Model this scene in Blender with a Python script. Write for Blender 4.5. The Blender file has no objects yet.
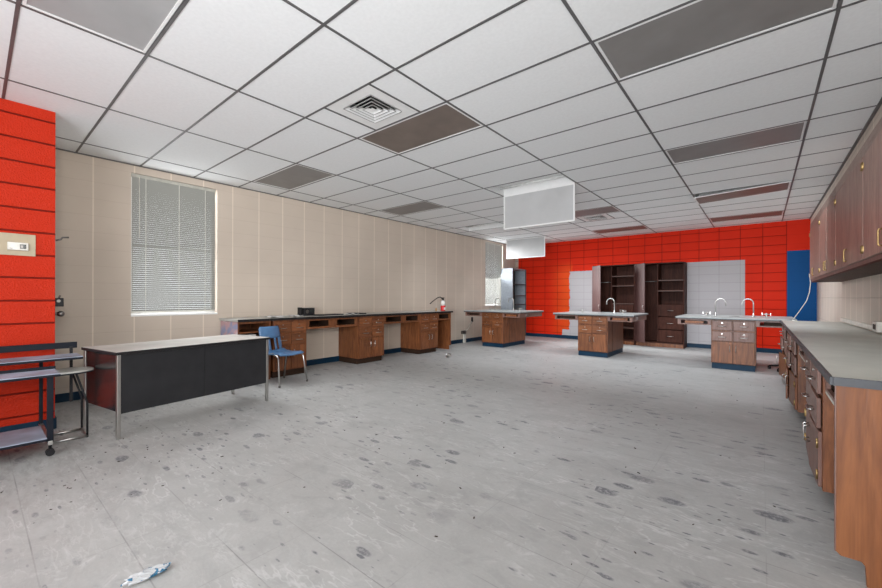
import bpy, bmesh, math, random
from mathutils import Vector, Matrix
random.seed(7)
sc = bpy.context.scene
COL = sc.collection
PI = math.pi
XL, XR, YB, YF, ZC = -6.2, 0.90, 11.32, -2.60, 2.905
HC = 1.212

# ------------------------------------------------------------------ camera
cd = bpy.data.cameras.new('camera'); cam = bpy.data.objects.new('camera', cd); COL.objects.link(cam)
sc.camera = cam
cam.location = (0, 0, HC)
YAW = 0.6903
fw = Vector((-math.sin(YAW), math.cos(YAW), 0)); rt = Vector((math.cos(YAW), math.sin(YAW), 0)); up = Vector((0, 0, 1))
R0 = 0.0024
r2 = rt*math.cos(R0) + up*math.sin(R0); u2 = -rt*math.sin(R0) + up*math.cos(R0)
m = Matrix.Identity(3)
m.col[0] = r2; m.col[1] = u2; m.col[2] = -fw
cam.rotation_euler = m.to_euler()
cd.sensor_fit = 'HORIZONTAL'; cd.sensor_width = 36.0
cd.lens = 387.9/882*36.0
cd.shift_y = (297.65-294.0)/882
cd.clip_start = 0.02; cd.clip_end = 200

# ------------------------------------------------------------------ world, lights, exposure
w = bpy.data.worlds.new('world'); sc.world = w; w.use_nodes = True
bg = w.node_tree.nodes['Background']; bg.inputs[0].default_value = (0.93, 0.96, 1.0, 1); bg.inputs[1].default_value = 2.2
sc.view_settings.view_transform = 'Standard'; sc.view_settings.look = 'None'
sc.view_settings.gamma = 1.0; sc.view_settings.exposure = 0.0; sc.view_settings.use_curve_mapping = False

def area(name, loc, direction, sx, sy, power, color=(1, 1, 1), spread=PI):
    l = bpy.data.lights.new(name, 'AREA'); l.shape = 'RECTANGLE'; l.size = sx; l.size_y = sy
    l.energy = power; l.color = color; l.spread = spread
    o = bpy.data.objects.new(name, l); COL.objects.link(o); o.location = loc
    o.rotation_euler = Vector(direction).to_track_quat('-Z', 'Y').to_euler()
    return o
def soften(o, mode='Linear', k=1.0):
    # slower fall-off, as in the evenly exposed photograph
    l = o.data; l.use_nodes = True; nt = l.node_tree; em = nt.nodes['Emission']
    f = nt.nodes.new('ShaderNodeLightFalloff'); f.inputs['Strength'].default_value = k
    nt.links.new(f.outputs[mode], em.inputs['Strength']); return o
# added soft fill lamp at the unseen front wall behind the camera
area('front_fill', (-1.2, YF+0.10, 1.65), (0.05, 1, -0.03), 3.8, 1.9, 60, (0.97, 0.99, 1.01))
# added fill lamp behind the camera, aimed up to brighten the ceiling
soften(area('bounce_fill', (-0.7, -1.9, 0.8), (0.02, 1.9, 1), 2.6, 1.4, 26, (0.94, 0.99, 1.05), math.radians(170)))
# unseen lamp added high up behind the camera for floor and worktops
soften(area('high_fill', (-1.2, -1.9, 2.75), (0, 1, -0.62), 3.4, 0.5, 6, (1.0, 0.99, 0.98)))
# added lamp rows under the unlit ceiling fittings, brightening the middle and far end
for yy, pw in ((2.6, 20), (6.05, 60), (8.35, 60)):
    area('ceiling_row_fill', (-2.35, yy, ZC-0.10), (0, 0.55, -1), 5.9, 0.25, pw, (0.93, 0.99, 1.05), math.radians(112))
# extra unseen lamp beside the camera, added to lift the window wall
soften(area('side_fill', (0.45, 0.0, 2.0), (-1, 0.30, 0.04), 0.9, 1.1, 9.0, (1.0, 0.99, 0.97), math.radians(120)))
# daylight through the two blinds of the left wall (lamps outside the openings)
area('near_window_daylight', (XL-0.35, 1.81, 1.95), (1, 0, -0.35), 1.3, 2.0, 26, (0.97, 0.985, 1.0))
area('far_window_daylight', (XL-0.35, 10.04, 1.95), (1, 0, -0.35), 1.3, 2.0, 42, (0.95, 0.98, 1.0))
# what the tilted slats throw into the room: down along the wall, and low across the floor behind the benches
area('near_blind_glow', (XL+0.02, 1.81, 1.9), (0.62, 0.1, -1), 0.9, 1.7, 16, (0.95, 0.98, 1.0), math.radians(80))
area('far_blind_glow', (XL+0.02, 10.04, 1.9), (1, 0.02, -0.33), 0.95, 1.75, 90, (0.96, 0.98, 1.0), math.radians(75))

# ------------------------------------------------------------------ materials
def new_mat(name):
    mt = bpy.data.materials.new(name); mt.use_nodes = True
    nt = mt.node_tree; b = nt.nodes['Principled BSDF']
    return mt, nt, b
class NT:
    def __init__(s, nt): s.nt = nt; s._co = None
    def n(s, t, **kw):
        x = s.nt.nodes.new(t)
        for k, v in kw.items(): setattr(x, k, v)
        return x
    def link(s, a, b): s.nt.links.new(a, b)
    def _in(s, sock, v):
        if hasattr(v, 'is_linked') or hasattr(v, 'links'): s.link(v, sock)
        else: sock.default_value = v
    def math(s, op, a, b=None, c=None, clamp=False):
        x = s.n('ShaderNodeMath', operation=op); x.use_clamp = clamp
        s._in(x.inputs[0], a)
        if b is not None: s._in(x.inputs[1], b)
        if c is not None: s._in(x.inputs[2], c)
        return x.outputs[0]
    def co(s):
        if s._co is None:
            tc = s.n('ShaderNodeTexCoord'); s._tc = tc
            sp = s.n('ShaderNodeSeparateXYZ'); s.link(tc.outputs['Object'], sp.inputs[0])
            s._co = (sp.outputs[0], sp.outputs[1], sp.outputs[2])
        return s._co
    def obj(s): s.co(); return s._tc.outputs['Object']
    def mapping(s, scale, rot=(0, 0, 0), loc=(0, 0, 0), vec=None):
        x = s.n('ShaderNodeMapping'); s.link(vec or s.obj(), x.inputs[0])
        x.inputs['Scale'].default_value = scale; x.inputs['Rotation'].default_value = rot; x.inputs['Location'].default_value = loc
        return x.outputs[0]
    def noise(s, vec, scale=5, detail=3, rough=.55, dist=0):
        x = s.n('ShaderNodeTexNoise'); s.link(vec, x.inputs['Vector'])
        x.inputs['Scale'].default_value = scale; x.inputs['Detail'].default_value = detail
        x.inputs['Roughness'].default_value = rough; x.inputs['Distortion'].default_value = dist
        return x.outputs['Fac']
    def ramp(s, v, a, b, lo=0.0, hi=1.0):
        x = s.n('ShaderNodeMapRange'); x.clamp = True
        s._in(x.inputs[0], v); x.inputs[1].default_value = a; x.inputs[2].default_value = b
        x.inputs[3].default_value = lo; x.inputs[4].default_value = hi
        return x.outputs[0]
    def mix(s, f, a, b):
        x = s.n('ShaderNodeMix', data_type='RGBA')
        s._in(x.inputs[0], f)
        for k, v in ((6, a), (7, b)):
            if isinstance(v, tuple): x.inputs[k].default_value = (*v, 1) if len(v) == 3 else v
            else: s.link(v, x.inputs[k])
        return x.outputs[2]
    def line(s, c, period, off, width):
        # 1 on a line of the given width every period, 0 elsewhere
        t = s.math('FRACT', s.math('DIVIDE', s.math('SUBTRACT', c, off-period*200), period))
        d = s.math('MULTIPLY', s.math('MINIMUM', t, s.math('SUBTRACT', 1.0, t)), period)
        return s.ramp(d, width*.35, width*.75, 1, 0)
    def between(s, c, a, b):
        return s.math('MULTIPLY', s.math('GREATER_THAN', c, a), s.math('LESS_THAN', c, b))
    def bump(s, b, h, dist=.005, strength=1.0):
        x = s.n('ShaderNodeBump'); x.inputs['Distance'].default_value = dist; x.inputs['Strength'].default_value = strength
        s.link(h, x.inputs['Height']); s.link(x.outputs[0], b.inputs['Normal'])
def plain(name, col, rough=.5, metal=0.0, nscale=18, namt=.12, bump=0):
    mt, nt, b = new_mat(name); t = NT(nt)
    f = t.noise(t.obj(), nscale, 3)
    lo = tuple(c*(1-namt) for c in col); hi = tuple(min(1, c*(1+namt)) for c in col)
    t.link(t.mix(t.ramp(f, .3, .7), lo, hi), b.inputs['Base Color'])
    b.inputs['Roughness'].default_value = rough; b.inputs['Metallic'].default_value = metal
    if bump: t.bump(b, t.noise(t.obj(), nscale*6, 2), bump)
    return mt
def wood(name, dark, light, rough=.42, axis='z', scale=1.0):
    mt, nt, b = new_mat(name); t = NT(nt)
    oi = t.n('ShaderNodeObjectInfo')
    sep = t.n('ShaderNodeCombineXYZ'); r = t.math('MULTIPLY', oi.outputs['Random'], 13.0)
    for i in range(3): t.link(r, sep.inputs[i])
    va = t.n('ShaderNodeVectorMath', operation='ADD'); t.link(t.obj(), va.inputs[0]); t.link(sep.outputs[0], va.inputs[1])
    s3 = {'z': (9, 9, .9), 'x': (.9, 9, 9), 'y': (9, .9, 9)}[axis]
    v = t.mapping(tuple(k*scale for k in s3), vec=va.outputs[0])
    n1 = t.noise(v, 2.2, 4, .6, 1.6)
    v2 = t.mapping(tuple(k*scale*5 for k in s3), vec=va.outputs[0])
    n2 = t.noise(v2, 3.0, 3, .6)
    f = t.math('ADD', t.math('MULTIPLY', t.ramp(n1, .3, .7), .7), t.math('MULTIPLY', n2, .4))
    c = t.mix(t.ramp(f, .2, .95), dark, light)
    hv = t.n('ShaderNodeHueSaturation'); t.link(c, hv.inputs['Color'])
    t.link(t.ramp(oi.outputs['Random'], 0, 1, .85, 1.18), hv.inputs['Value'])
    t.link(hv.outputs[0], b.inputs['Base Color'])
    t.link(t.ramp(n2, .3, .7, rough-.06, rough+.1), b.inputs['Roughness'])
    t.bump(b, n2, .0006)
    return mt

def block_wall(name, axis, hoff, paint, joint_v, joint_h, rough, grain, zoff=-.04, zones=None, zper=.2028, wv=.010, wh=.010, depth=.004, spec=.10):
    """stack-bond painted concrete block; axis = the wall's horizontal coordinate (0 = X, 1 = Y)"""
    mt, nt, b = new_mat(name); t = NT(nt)
    c = t.co(); h = c[axis]; z = c[2]
    lv = t.line(h, .3995, hoff, wv); lh = t.line(z, zper, zoff, wh)
    n1 = t.noise(t.obj(), 1.1, 3)
    base = t.mix(t.ramp(n1, .3, .7), tuple(k*.94 for k in paint), tuple(k*1.05 for k in paint))
    if zones:
        base, keep = zones(t, h, z, base); lv = t.math('MULTIPLY', lv, keep); lh = t.math('MULTIPLY', lh, keep)
    jm = t.n('ShaderNodeMix', data_type='RGBA'); jm.blend_type = 'MULTIPLY'; t.link(lv, jm.inputs[0])
    t.link(base, jm.inputs[6]); jm.inputs[7].default_value = (*joint_v, 1)
    jm2 = t.n('ShaderNodeMix', data_type='RGBA'); jm2.blend_type = 'MULTIPLY'; t.link(lh, jm2.inputs[0])
    t.link(jm.outputs[2], jm2.inputs[6]); jm2.inputs[7].default_value = (*joint_h, 1)
    t.link(jm2.outputs[2], b.inputs['Base Color'])
    b.inputs['Roughness'].default_value = rough; b.inputs['Specular IOR Level'].default_value = spec
    g = t.noise(t.obj(), 75, 3, .65)
    hgt = t.math('SUBTRACT', t.math('MULTIPLY', g, grain), t.math('MAXIMUM', lv, lh))
    t.bump(b, hgt, depth)
    return mt

M = {}
RED = (.62, .022, .005)
def back_zones(t, h, z, base):
    nz = t.noise(t.obj(), 7, 4, .7)
    edge = t.math('MULTIPLY', t.math('SUBTRACT', nz, .5), .16)
    hx = t.math('ADD', h, edge); zz = t.math('ADD', z, t.math('MULTIPLY', edge, .4))
    # brushed orange around the first unpainted patch, deeper red elsewhere
    o = t.math('MULTIPLY', t.math('MULTIPLY', t.ramp(hx, -5.05, -4.50), t.math('LESS_THAN', hx, -4.3)), t.math('MULTIPLY', t.ramp(zz, .08, .2), t.ramp(zz, 1.95, 2.35, 1, 0)))
    base = t.mix(t.math('MULTIPLY', o, .6), base, (.72, .10, .015))
    a = t.math('MULTIPLY', t.between(hx, -4.40, -2.6), t.between(zz, .27, 2.0))
    a2 = t.math('MULTIPLY', t.between(hx, -4.62, -2.6), t.between(zz, .02, .27))
    p = t.math('MAXIMUM', a, a2)
    q = t.math('MULTIPLY', t.between(h, -2.6, -.29), t.between(z, 0, 2.10))
    base = t.mix(t.math('MAXIMUM', p, q), base, (.42, .40, .41))
    base = t.mix(t.math('LESS_THAN', h, -6.09), base, (.44, .36, .30))
    base = t.mix(t.math('MULTIPLY', t.math('GREATER_THAN', h, .43), t.math('LESS_THAN', z, 2.247)), base, (.006, .075, .24))
    k = t.math('SUBTRACT', 1.0, t.math('MULTIPLY', t.math('MAXIMUM', p, q), .72))
    k = t.math('MULTIPLY', k, t.math('SUBTRACT', 1.0, t.math('MULTIPLY', t.math('GREATER_THAN', h, .43), .9)))
    return base, k
M['back'] = block_wall('painted_block_back', 0, -1.176, RED, (.50, .45, .5), (.50, .45, .5), .55, .22, zones=back_zones, wv=.012, wh=.012)
M['red'] = block_wall('painted_block_red', 1, .0, (.50, .024, .005), (1, 1, 1), (.35, .3, .35), .4, .9, wv=.0001, wh=.012, depth=.011, spec=.16)
BEI = (.555, .475, .40)
M['beige'] = block_wall('painted_block_beige', 1, 2.53, BEI, (1.28, 1.30, 1.30), (.93, .92, .91), .5, .12, wv=.013, wh=.006, depth=.001)
M['beige_x'] = block_wall('painted_block_beige_end', 0, .1, BEI, (1.1, 1.1, 1.1), (.90, .89, .88), .5, .12, wv=.010, wh=.008, depth=.0015)
M['beige_r'] = block_wall('painted_block_beige_right', 1, 2.53, (.56, .50, .43), (1.35, 1.35, 1.35), (.82, .82, .82), .45, .12, wv=.020, wh=.010, depth=.002, zper=.4056, zoff=1.222)

def floor_mat():
    mt, nt, b = new_mat('dirty_grey_floor_tile'); t = NT(nt)
    x, y, z = t.co()
    P = t.obj()
    big = t.noise(P, .8, 4, .6); mid = t.noise(P, 5, 5, .65); fine = t.noise(P, 60, 3, .6)
    base = t.mix(t.ramp(big, .3, .7), (.355, .352, .342), (.43, .427, .418))
    base = t.mix(t.ramp(mid, .42, .75, 0, .5), base, (.49, .487, .48))
    base = t.mix(t.ramp(fine, .35, .7, .10, 0), base, (.15, .15, .15))
    # tone of each tile
    fx = t.math('FLOOR', t.math('DIVIDE', t.math('SUBTRACT', x, .02), .6096)); fy = t.math('FLOOR', t.math('DIVIDE', t.math('SUBTRACT', y, .185), .3048))
    cb = t.n('ShaderNodeCombineXYZ'); t.link(fx, cb.inputs[0]); t.link(fy, cb.inputs[1])
    wn = t.n('ShaderNodeTexWhiteNoise'); t.link(cb.outputs[0], wn.inputs['Vector'])
    base = t.mix(t.ramp(wn.outputs['Value'], 0, 1, 0, .10), base, (.30, .298, .292))
    # joints, partly lost under the dust
    jl = t.math('MAXIMUM', t.line(y, .3048, .185, .005), t.math('MULTIPLY', t.line(x, .6096, .02, .004), .6))
    jm = t.math('MULTIPLY', jl, t.ramp(t.noise(P, 1.7, 2),   .42, .64, .04, .5))
    base = t.mix(jm, base, (.13, .125, .12))
    near = t.ramp(y, 3.0, 7.5, 1, .25)
    # pale smears of dried compound
    def ridge(rot, sc_, stretch, wd, seed, lo, hi, msc):
        v = t.mapping((1, stretch, 1), (0, 0, rot), (seed, seed*.7, 0))
        n = t.noise(v, sc_, 4, .62, .2)
        l = t.ramp(t.math('ABSOLUTE', t.math('SUBTRACT', n, .5)), 0, wd, 1, 0)
        k = t.ramp(t.noise(t.mapping((1, 1, 1), loc=(seed*3, seed, 0)), msc, 3, .6), lo, hi)
        return t.math('MULTIPLY', l, k)
    s1 = ridge(.5, 1.3, 3.6, .014, 1.3, .50, .60, 1.5)
    s2 = ridge(-.9, 1.7, 4.0, .014, 4.1, .50, .60, 1.9)
    s3 = t.math('MULTIPLY', ridge(1.4, 3.0, 4.0, .03, 7.7, .52, .62, 1.4), .6)
    blot = t.math('MULTIPLY', t.ramp(t.noise(t.mapping((1, 1.6, 1), (0, 0, .6), (3, 8, 0)), 6, 5, .72, .8), .56, .68), t.ramp(t.noise(t.mapping((1, 1, 1), loc=(6.2, 4.3, 0)), .9, 2), .44, .58))
    s = t.math('MULTIPLY', t.math('MAXIMUM', t.math('MAXIMUM', s1, s2), t.math('MAXIMUM', s3, t.math('MULTIPLY', blot, .8))), near)
    base = t.mix(t.math('MULTIPLY', s, .40), base, (.66, .66, .655))
    # grey scuffed haze
    hz = t.math('MULTIPLY', t.ramp(t.noise(t.mapping((1, 1.7, 1), (0, 0, -.4), (1, 5, 0)), 3.2, 5, .7, 1.0), .50, .66), .30)
    base = t.mix(hz, base, (.25, .25, .25))
    # foot prints and scuffs: elongated voronoi cells, only a few of them kept
    def prints(rot, sc_, stretch, keep, rad, seed):
        v = t.mapping((1, stretch, 1), (0, 0, rot), (seed, -seed*.4, 0))
        vv = t.n('ShaderNodeTexVoronoi'); vv.voronoi_dimensions = '2D'; t.link(v, vv.inputs['Vector']); vv.inputs['Scale'].default_value = sc_
        c = t.n('ShaderNodeSeparateColor'); t.link(vv.outputs['Color'], c.inputs[0])
        k = t.math('LESS_THAN', c.outputs[0], keep)
        rr = t.math('MULTIPLY', c.outputs[1], rad)
        d = t.math('SUBTRACT', vv.outputs['Distance'], rr)
        d = t.math('ADD', d, t.math('MULTIPLY', t.math('SUBTRACT', mid, .5), .25))
        return t.math('MULTIPLY', k, t.ramp(d, -.05, .03, 1, 0))
    texture = t.ramp(t.noise(P, 45, 3, .7), .36, .56, .25, 1)
    p1 = prints(.15, 2.9, 1.9, .34, .27, 2.2)
    p2 = prints(-.9, 4.6, 2.6, .32, .26, 6.1)
    p3 = prints(.7, 9, 3.2, .16, .28, 3.4)
    p = t.math('MAXIMUM', t.math('MAXIMUM', p1, p2), p3)
    p = t.math('MULTIPLY', t.math('MULTIPLY', p, texture), t.ramp(t.noise(t.mapping((1, 1, 1), loc=(2, 2, 0)), .9, 2), .42, .56, .12, 1))
    base = t.mix(t.math('MULTIPLY', p, .92), base, (.125, .13, .145))
    # brown-grey dirt by the red wall
    dl = t.math('MULTIPLY', t.ramp(x, -4.9, -2.6, 1, 0), t.ramp(y, 0.0, 1.1, 1, 0))
    dn = t.ramp(t.noise(t.mapping((1, 3.0, 1), (0, 0, .5)), 7, 5, .7), .47, .62)
    base = t.mix(t.math('MULTIPLY', t.math('MULTIPLY', dl, dn), .6), base, (.13, .105, .09))
    t.link(base, b.inputs['Base Color'])
    t.link(t.ramp(mid, .3, .7, .42, .6), b.inputs['Roughness'])
    b.inputs['Specular IOR Level'].default_value = .35
    t.bump(b, t.math('SUBTRACT', fine, t.math('MULTIPLY', jl, .5)), .0006)
    return mt
M['floor'] = floor_mat()
M['tile'] = plain('white_ceiling_tile', (.79, .80, .80), .85, 0, 40, .025, .0004)
M['tbar'] = plain('dark_grey_ceiling_bar', (.10, .098, .098), .4, 0, 9, .1)
M['baseboard'] = plain('blue_black_rubber_base', (.004, .026, .055), .5, 0, 9, .15)
M['wood'] = wood('reddish_brown_wood', (.085, .024, .008), (.27, .095, .032))
M['wood_h'] = wood('reddish_brown_wood_flat_grain', (.085, .024, .008), (.27, .095, .032), axis='x')
M['wood_dark'] = wood('dark_red_brown_wood', (.026, .009, .006), (.075, .026, .017), .5)
M['wood_dark'].node_tree.nodes['Principled BSDF'].inputs['Specular IOR Level'].default_value = .10
M['wood_darkl'] = wood('dark_brown_shelf_wood', (.05, .022, .015), (.11, .045, .030), .5, 'x')
M['wood_mauve'] = wood('dark_mauve_brown_wood', (.040, .014, .012), (.085, .034, .030), .5)
M['wood_gray'] = wood('worn_grey_brown_wood', (.17, .092, .070), (.37, .235, .19), .4)
M['wood_grayv'] = wood('worn_mauve_brown_wood', (.13, .062, .046), (.25, .14, .11), .4)
M['wood_pale'] = wood('pale_worn_wood', (.17, .11, .085), (.30, .21, .17), .4, 'x')
M['wood_orange'] = wood('orange_brown_plywood', (.12, .034, .008), (.31, .110, .032), .45, scale=.5)
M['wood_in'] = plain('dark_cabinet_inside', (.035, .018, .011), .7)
M['black_edge'] = plain('black_edge_band', (.018, .017, .018), .35)
M['gray_edge'] = plain('slate_grey_edge_band', (.055, .058, .066), .4)
M['laminate'] = plain('pale_grey_laminate', (.45, .45, .42), .34, 0, 4, .10)
M['laminate_i'] = plain('grey_bench_laminate', (.31, .325, .32), .36, 0, 4, .10)
M['laminate_g'] = plain('grey_green_laminate', (.56, .555, .50), .42, 0, 3, .10)
M['laminate_w'] = plain('worn_white_grey_laminate', (.52, .50, .47), .32, 0, 3.5, .16)
M['chrome'] = plain('chrome', (.50, .49, .47), .28, 1.0, 10, .03)
M['steel'] = plain('brushed_steel', (.50, .49, .47), .38, 1.0, 10, .08)
M['dull_metal'] = plain('dull_grey_metal', (.20, .19, .18), .4, .9)
M['brass'] = plain('brass', (.42, .29, .13), .36, 1.0)
M['desk_black'] = plain('charcoal_metal_panel', (.022, .022, .024), .38, 0, 6, .15)
M['desk_side'] = plain('glossy_black_metal_panel', (.20, .19, .19), .20, .9, 6, .15)
M['black'] = plain('black_plastic', (.014, .014, .016), .45)
M['navy'] = plain('navy_black_enamel', (.005, .007, .013), .55)
M['cart_top'] = plain('blue_grey_laminate_with_paint', (.30, .345, .43), .4, 0, 3, .45)
M['white'] = plain('white_enamel', (.78, .78, .77), .4, 0, 10, .03)
M['lens'] = plain('unlit_grey_acrylic_lens', (.21, .20, .192), .42, 0, 3, .10)
M['lens_l'] = plain('unlit_light_grey_acrylic_lens', (.36, .36, .36), .42, 0, 3, .08)
M['lens_b'] = plain('unlit_brownish_acrylic_lens', (.17, .135, .115), .42, 0, 2.4, .18)
M['lens_h'] = plain('frosted_white_acrylic_lens', (.46, .46, .46), .3, 0, 2.4, .06)
M['tube'] = plain('unlit_fluorescent_tube', (.75, .75, .73), .25)
M['blue'] = plain('blue_chair_plastic', (.085, .19, .36), .36, 0, 14, .12)
M['cabinet_gray'] = plain('pale_blue_grey_cabinet', (.28, .31, .35), .5)
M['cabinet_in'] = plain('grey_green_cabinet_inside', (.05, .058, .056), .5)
M['red_can'] = plain('red_extinguisher_enamel', (.55, .012, .014), .3)
M['label'] = plain('white_paper_label', (.72, .70, .66), .6)
M['amber'] = plain('amber_plastic', (.38, .18, .04), .35)
M['paper'] = plain('white_paper', (.68, .67, .66), .7)
M['tan_w'] = plain('aged_white_enamel', (.42, .41, .36), .4)
M['tan'] = plain('tan_wall_plate', (.40, .33, .22), .5, 0, 6, .12)
M['offwhite'] = plain('off_white_plastic', (.66, .64, .58), .4)
M['dark_glass'] = plain('dark_display', (.03, .035, .035), .15)
for k_ in ('baseboard', 'navy', 'black', 'desk_black', 'wood_in', 'black_edge'): M[k_].node_tree.nodes['Principled BSDF'].inputs['Specular IOR Level'].default_value = .22
M['poster'] = None
def poster_mat():
    mt, nt, b = new_mat('faded_poster_paint'); t = NT(nt)
    n = t.noise(t.obj(), 3.2, 2, .5, .6)
    c = t.mix(t.ramp(n, .40, .48), (.28, .30, .46), (.55, .34, .36))
    c = t.mix(t.ramp(n, .52, .60), c, (.66, .62, .66))
    t.link(c, b.inputs['Base Color']); b.inputs['Roughness'].default_value = .5
    return mt
M['poster'] = poster_mat()
def blind_mat():
    mt, nt, b = new_mat('off_white_blind_slat'); t = NT(nt)
    b.inputs['Base Color'].default_value = (.30, .30, .275, 1); b.inputs['Roughness'].default_value = .4
    tr = t.n('ShaderNodeBsdfTranslucent'); tr.inputs[0].default_value = (.50, .50, .49, 1)
    mx = t.n('ShaderNodeMixShader'); mx.inputs[0].default_value = .16
    out = nt.nodes['Material Output']
    t.link(b.outputs[0], mx.inputs[1]); t.link(tr.outputs[0], mx.inputs[2]); t.link(mx.outputs[0], out.inputs[0])
    return mt
M['slat'] = blind_mat()
def glass_mat():
    mt, nt, b = new_mat('window_glass'); t = NT(nt)
    tp = t.n('ShaderNodeBsdfTransparent'); gl = t.n('ShaderNodeBsdfGlossy'); gl.inputs['Roughness'].default_value = .02
    mx = t.n('ShaderNodeMixShader'); mx.inputs[0].default_value = .06
    t.link(tp.outputs[0], mx.inputs[1]); t.link(gl.outputs[0], mx.inputs[2]); t.link(mx.outputs[0], nt.nodes['Material Output'].inputs[0])
    return mt
M['glass'] = glass_mat()
def plastic_wrap():
    mt, nt, b = new_mat('clear_crumpled_wrapper'); t = NT(nt)
    n = t.noise(t.obj(), 28, 2)
    c = t.mix(t.ramp(n, .55, .60), (.62, .63, .64), (.02, .16, .30))
    t.link(c, b.inputs['Base Color']); b.inputs['Roughness'].default_value = .2
    b.inputs['Alpha'].default_value = .75
    return mt
M['wrap'] = plastic_wrap()

# ------------------------------------------------------------------ mesh helpers
class MB:
    def __init__(s): s.bm = bmesh.new()
    def box(s, x0, x1, y0, y1, z0, z1, mat=None):
        v = [s.bm.verts.new(p) for p in ((x0,y0,z0),(x1,y0,z0),(x1,y1,z0),(x0,y1,z0),(x0,y0,z1),(x1,y0,z1),(x1,y1,z1),(x0,y1,z1))]
        if mat is not None:
            for q in v: q.co = mat @ q.co
        for f in ((0,3,2,1),(4,5,6,7),(0,1,5,4),(1,2,6,5),(2,3,7,6),(3,0,4,7)): s.bm.faces.new([v[i] for i in f])
        return s
    def tube(s, pts, r, seg=10, cap=True, radii=None):
        pts = [Vector(p) for p in pts]; rings = []
        n = len(pts); prev = None
        for i, p in enumerate(pts):
            d = (pts[min(i+1, n-1)] - pts[max(i-1, 0)]).normalized()
            if prev is None:
                a = Vector((0, 0, 1)) if abs(d.z) < .9 else Vector((1, 0, 0))
                e1 = d.cross(a).normalized()
            else:
                e1 = (prev - d*prev.dot(d)).normalized()
            prev = e1; e2 = d.cross(e1)
            rr = radii[i] if radii else r
            rings.append([s.bm.verts.new(p + (e1*math.cos(2*PI*k/seg) + e2*math.sin(2*PI*k/seg))*rr) for k in range(seg)])
        for a, b in zip(rings, rings[1:]):
            for k in range(seg):
                f = s.bm.faces.new((a[k], a[(k+1) % seg], b[(k+1) % seg], b[k])); f.smooth = True
        if cap:
            s.bm.faces.new(rings[0][::-1]); s.bm.faces.new(rings[-1])
        return s
    def lathe(s, prof, c=(0, 0, 0), seg=16):
        c = Vector(c); rings = []
        for r, z in prof:
            rings.append([s.bm.verts.new(c + Vector((r*math.cos(2*PI*k/seg), r*math.sin(2*PI*k/seg), z))) for k in range(seg)])
        for a, b in zip(rings, rings[1:]):
            for k in range(seg):
                f = s.bm.faces.new((a[k], a[(k+1) % seg], b[(k+1) % seg], b[k])); f.smooth = True
        s.bm.faces.new(rings[0][::-1]); s.bm.faces.new(rings[-1])
        return s
    def prism(s, poly, axis, a, b):
        # poly: 2-D outline in the other two axes, extruded along axis from a to b
        def P(u, v, w):
            return {'x': (w, u, v), 'y': (u, w, v), 'z': (u, v, w)}[axis]
        va = [s.bm.verts.new(P(u, v, a)) for u, v in poly]; vb = [s.bm.verts.new(P(u, v, b)) for u, v in poly]
        n = len(poly)
        s.bm.faces.new(va); s.bm.faces.new(vb[::-1])
        for i in range(n): s.bm.faces.new((va[i], vb[i], vb[(i+1) % n], va[(i+1) % n]))
        return s
    def grid(s, fn, nu, nv, thick):
        # thick sheet over fn(u, v) -> Vector, u,v in 0..1
        top = [[Vector(fn(i/nu, j/nv)) for j in range(nv+1)] for i in range(nu+1)]
        nor = [[None]*(nv+1) for _ in range(nu+1)]
        for i in range(nu+1):
            for j in range(nv+1):
                du = top[min(i+1, nu)][j]-top[max(i-1, 0)][j]; dv = top[i][min(j+1, nv)]-top[i][max(j-1, 0)]
                nor[i][j] = du.cross(dv).normalized()
        A = [[s.bm.verts.new(top[i][j]) for j in range(nv+1)] for i in range(nu+1)]
        B = [[s.bm.verts.new(top[i][j]-nor[i][j]*thick) for j in range(nv+1)] for i in range(nu+1)]
        for i in range(nu):
            for j in range(nv):
                f = s.bm.faces.new((A[i][j], A[i+1][j], A[i+1][j+1], A[i][j+1])); f.smooth = True
                f = s.bm.faces.new((B[i][j], B[i][j+1], B[i+1][j+1], B[i+1][j])); f.smooth = True
        for i in range(nu):
            s.bm.faces.new((A[i][0], B[i][0], B[i+1][0], A[i+1][0])); s.bm.faces.new((A[i][nv], A[i+1][nv], B[i+1][nv], B[i][nv]))
        for j in range(nv):
            s.bm.faces.new((A[0][j], A[0][j+1], B[0][j+1], B[0][j])); s.bm.faces.new((A[nu][j], B[nu][j], B[nu][j+1], A[nu][j+1]))
        return s
    def build(s, name, mat, parent=None, loc=None, bevel=0, rot=None):
        bmesh.ops.recalc_face_normals(s.bm, faces=s.bm.faces)
        me = bpy.data.meshes.new(name); s.bm.to_mesh(me); s.bm.free()
        me.materials.append(mat)
        o = bpy.data.objects.new(name, me); COL.objects.link(o)
        if parent is not None: o.parent = parent
        if loc is not None: o.location = loc
        if rot is not None: o.rotation_euler = rot
        if bevel:
            b = o.modifiers.new('edge', 'BEVEL'); b.width = bevel; b.segments = 2; b.limit_method = 'ANGLE'
        return o
def tag(o, label=None, cat=None, group=None, kind=None):
    for k, v in (('label', label), ('category', cat), ('group', group), ('kind', kind)):
        if v: o[k] = v
    return o
def thing(name, loc, label, cat, group=None, rz=0):
    o = bpy.data.objects.new(name, None); COL.objects.link(o); o.empty_display_size = .1
    o.location = loc; o.rotation_euler = (0, 0, rz)
    return tag(o, label, cat, group)
def copy_tree(o, parent=None):
    c = o.copy(); COL.objects.link(c)
    if parent is not None: c.parent = parent
    for ch in [k for k in bpy.data.objects if k.parent == o]: copy_tree(ch, c)
    return c
def struct(o): o['kind'] = 'structure'; return o

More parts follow.
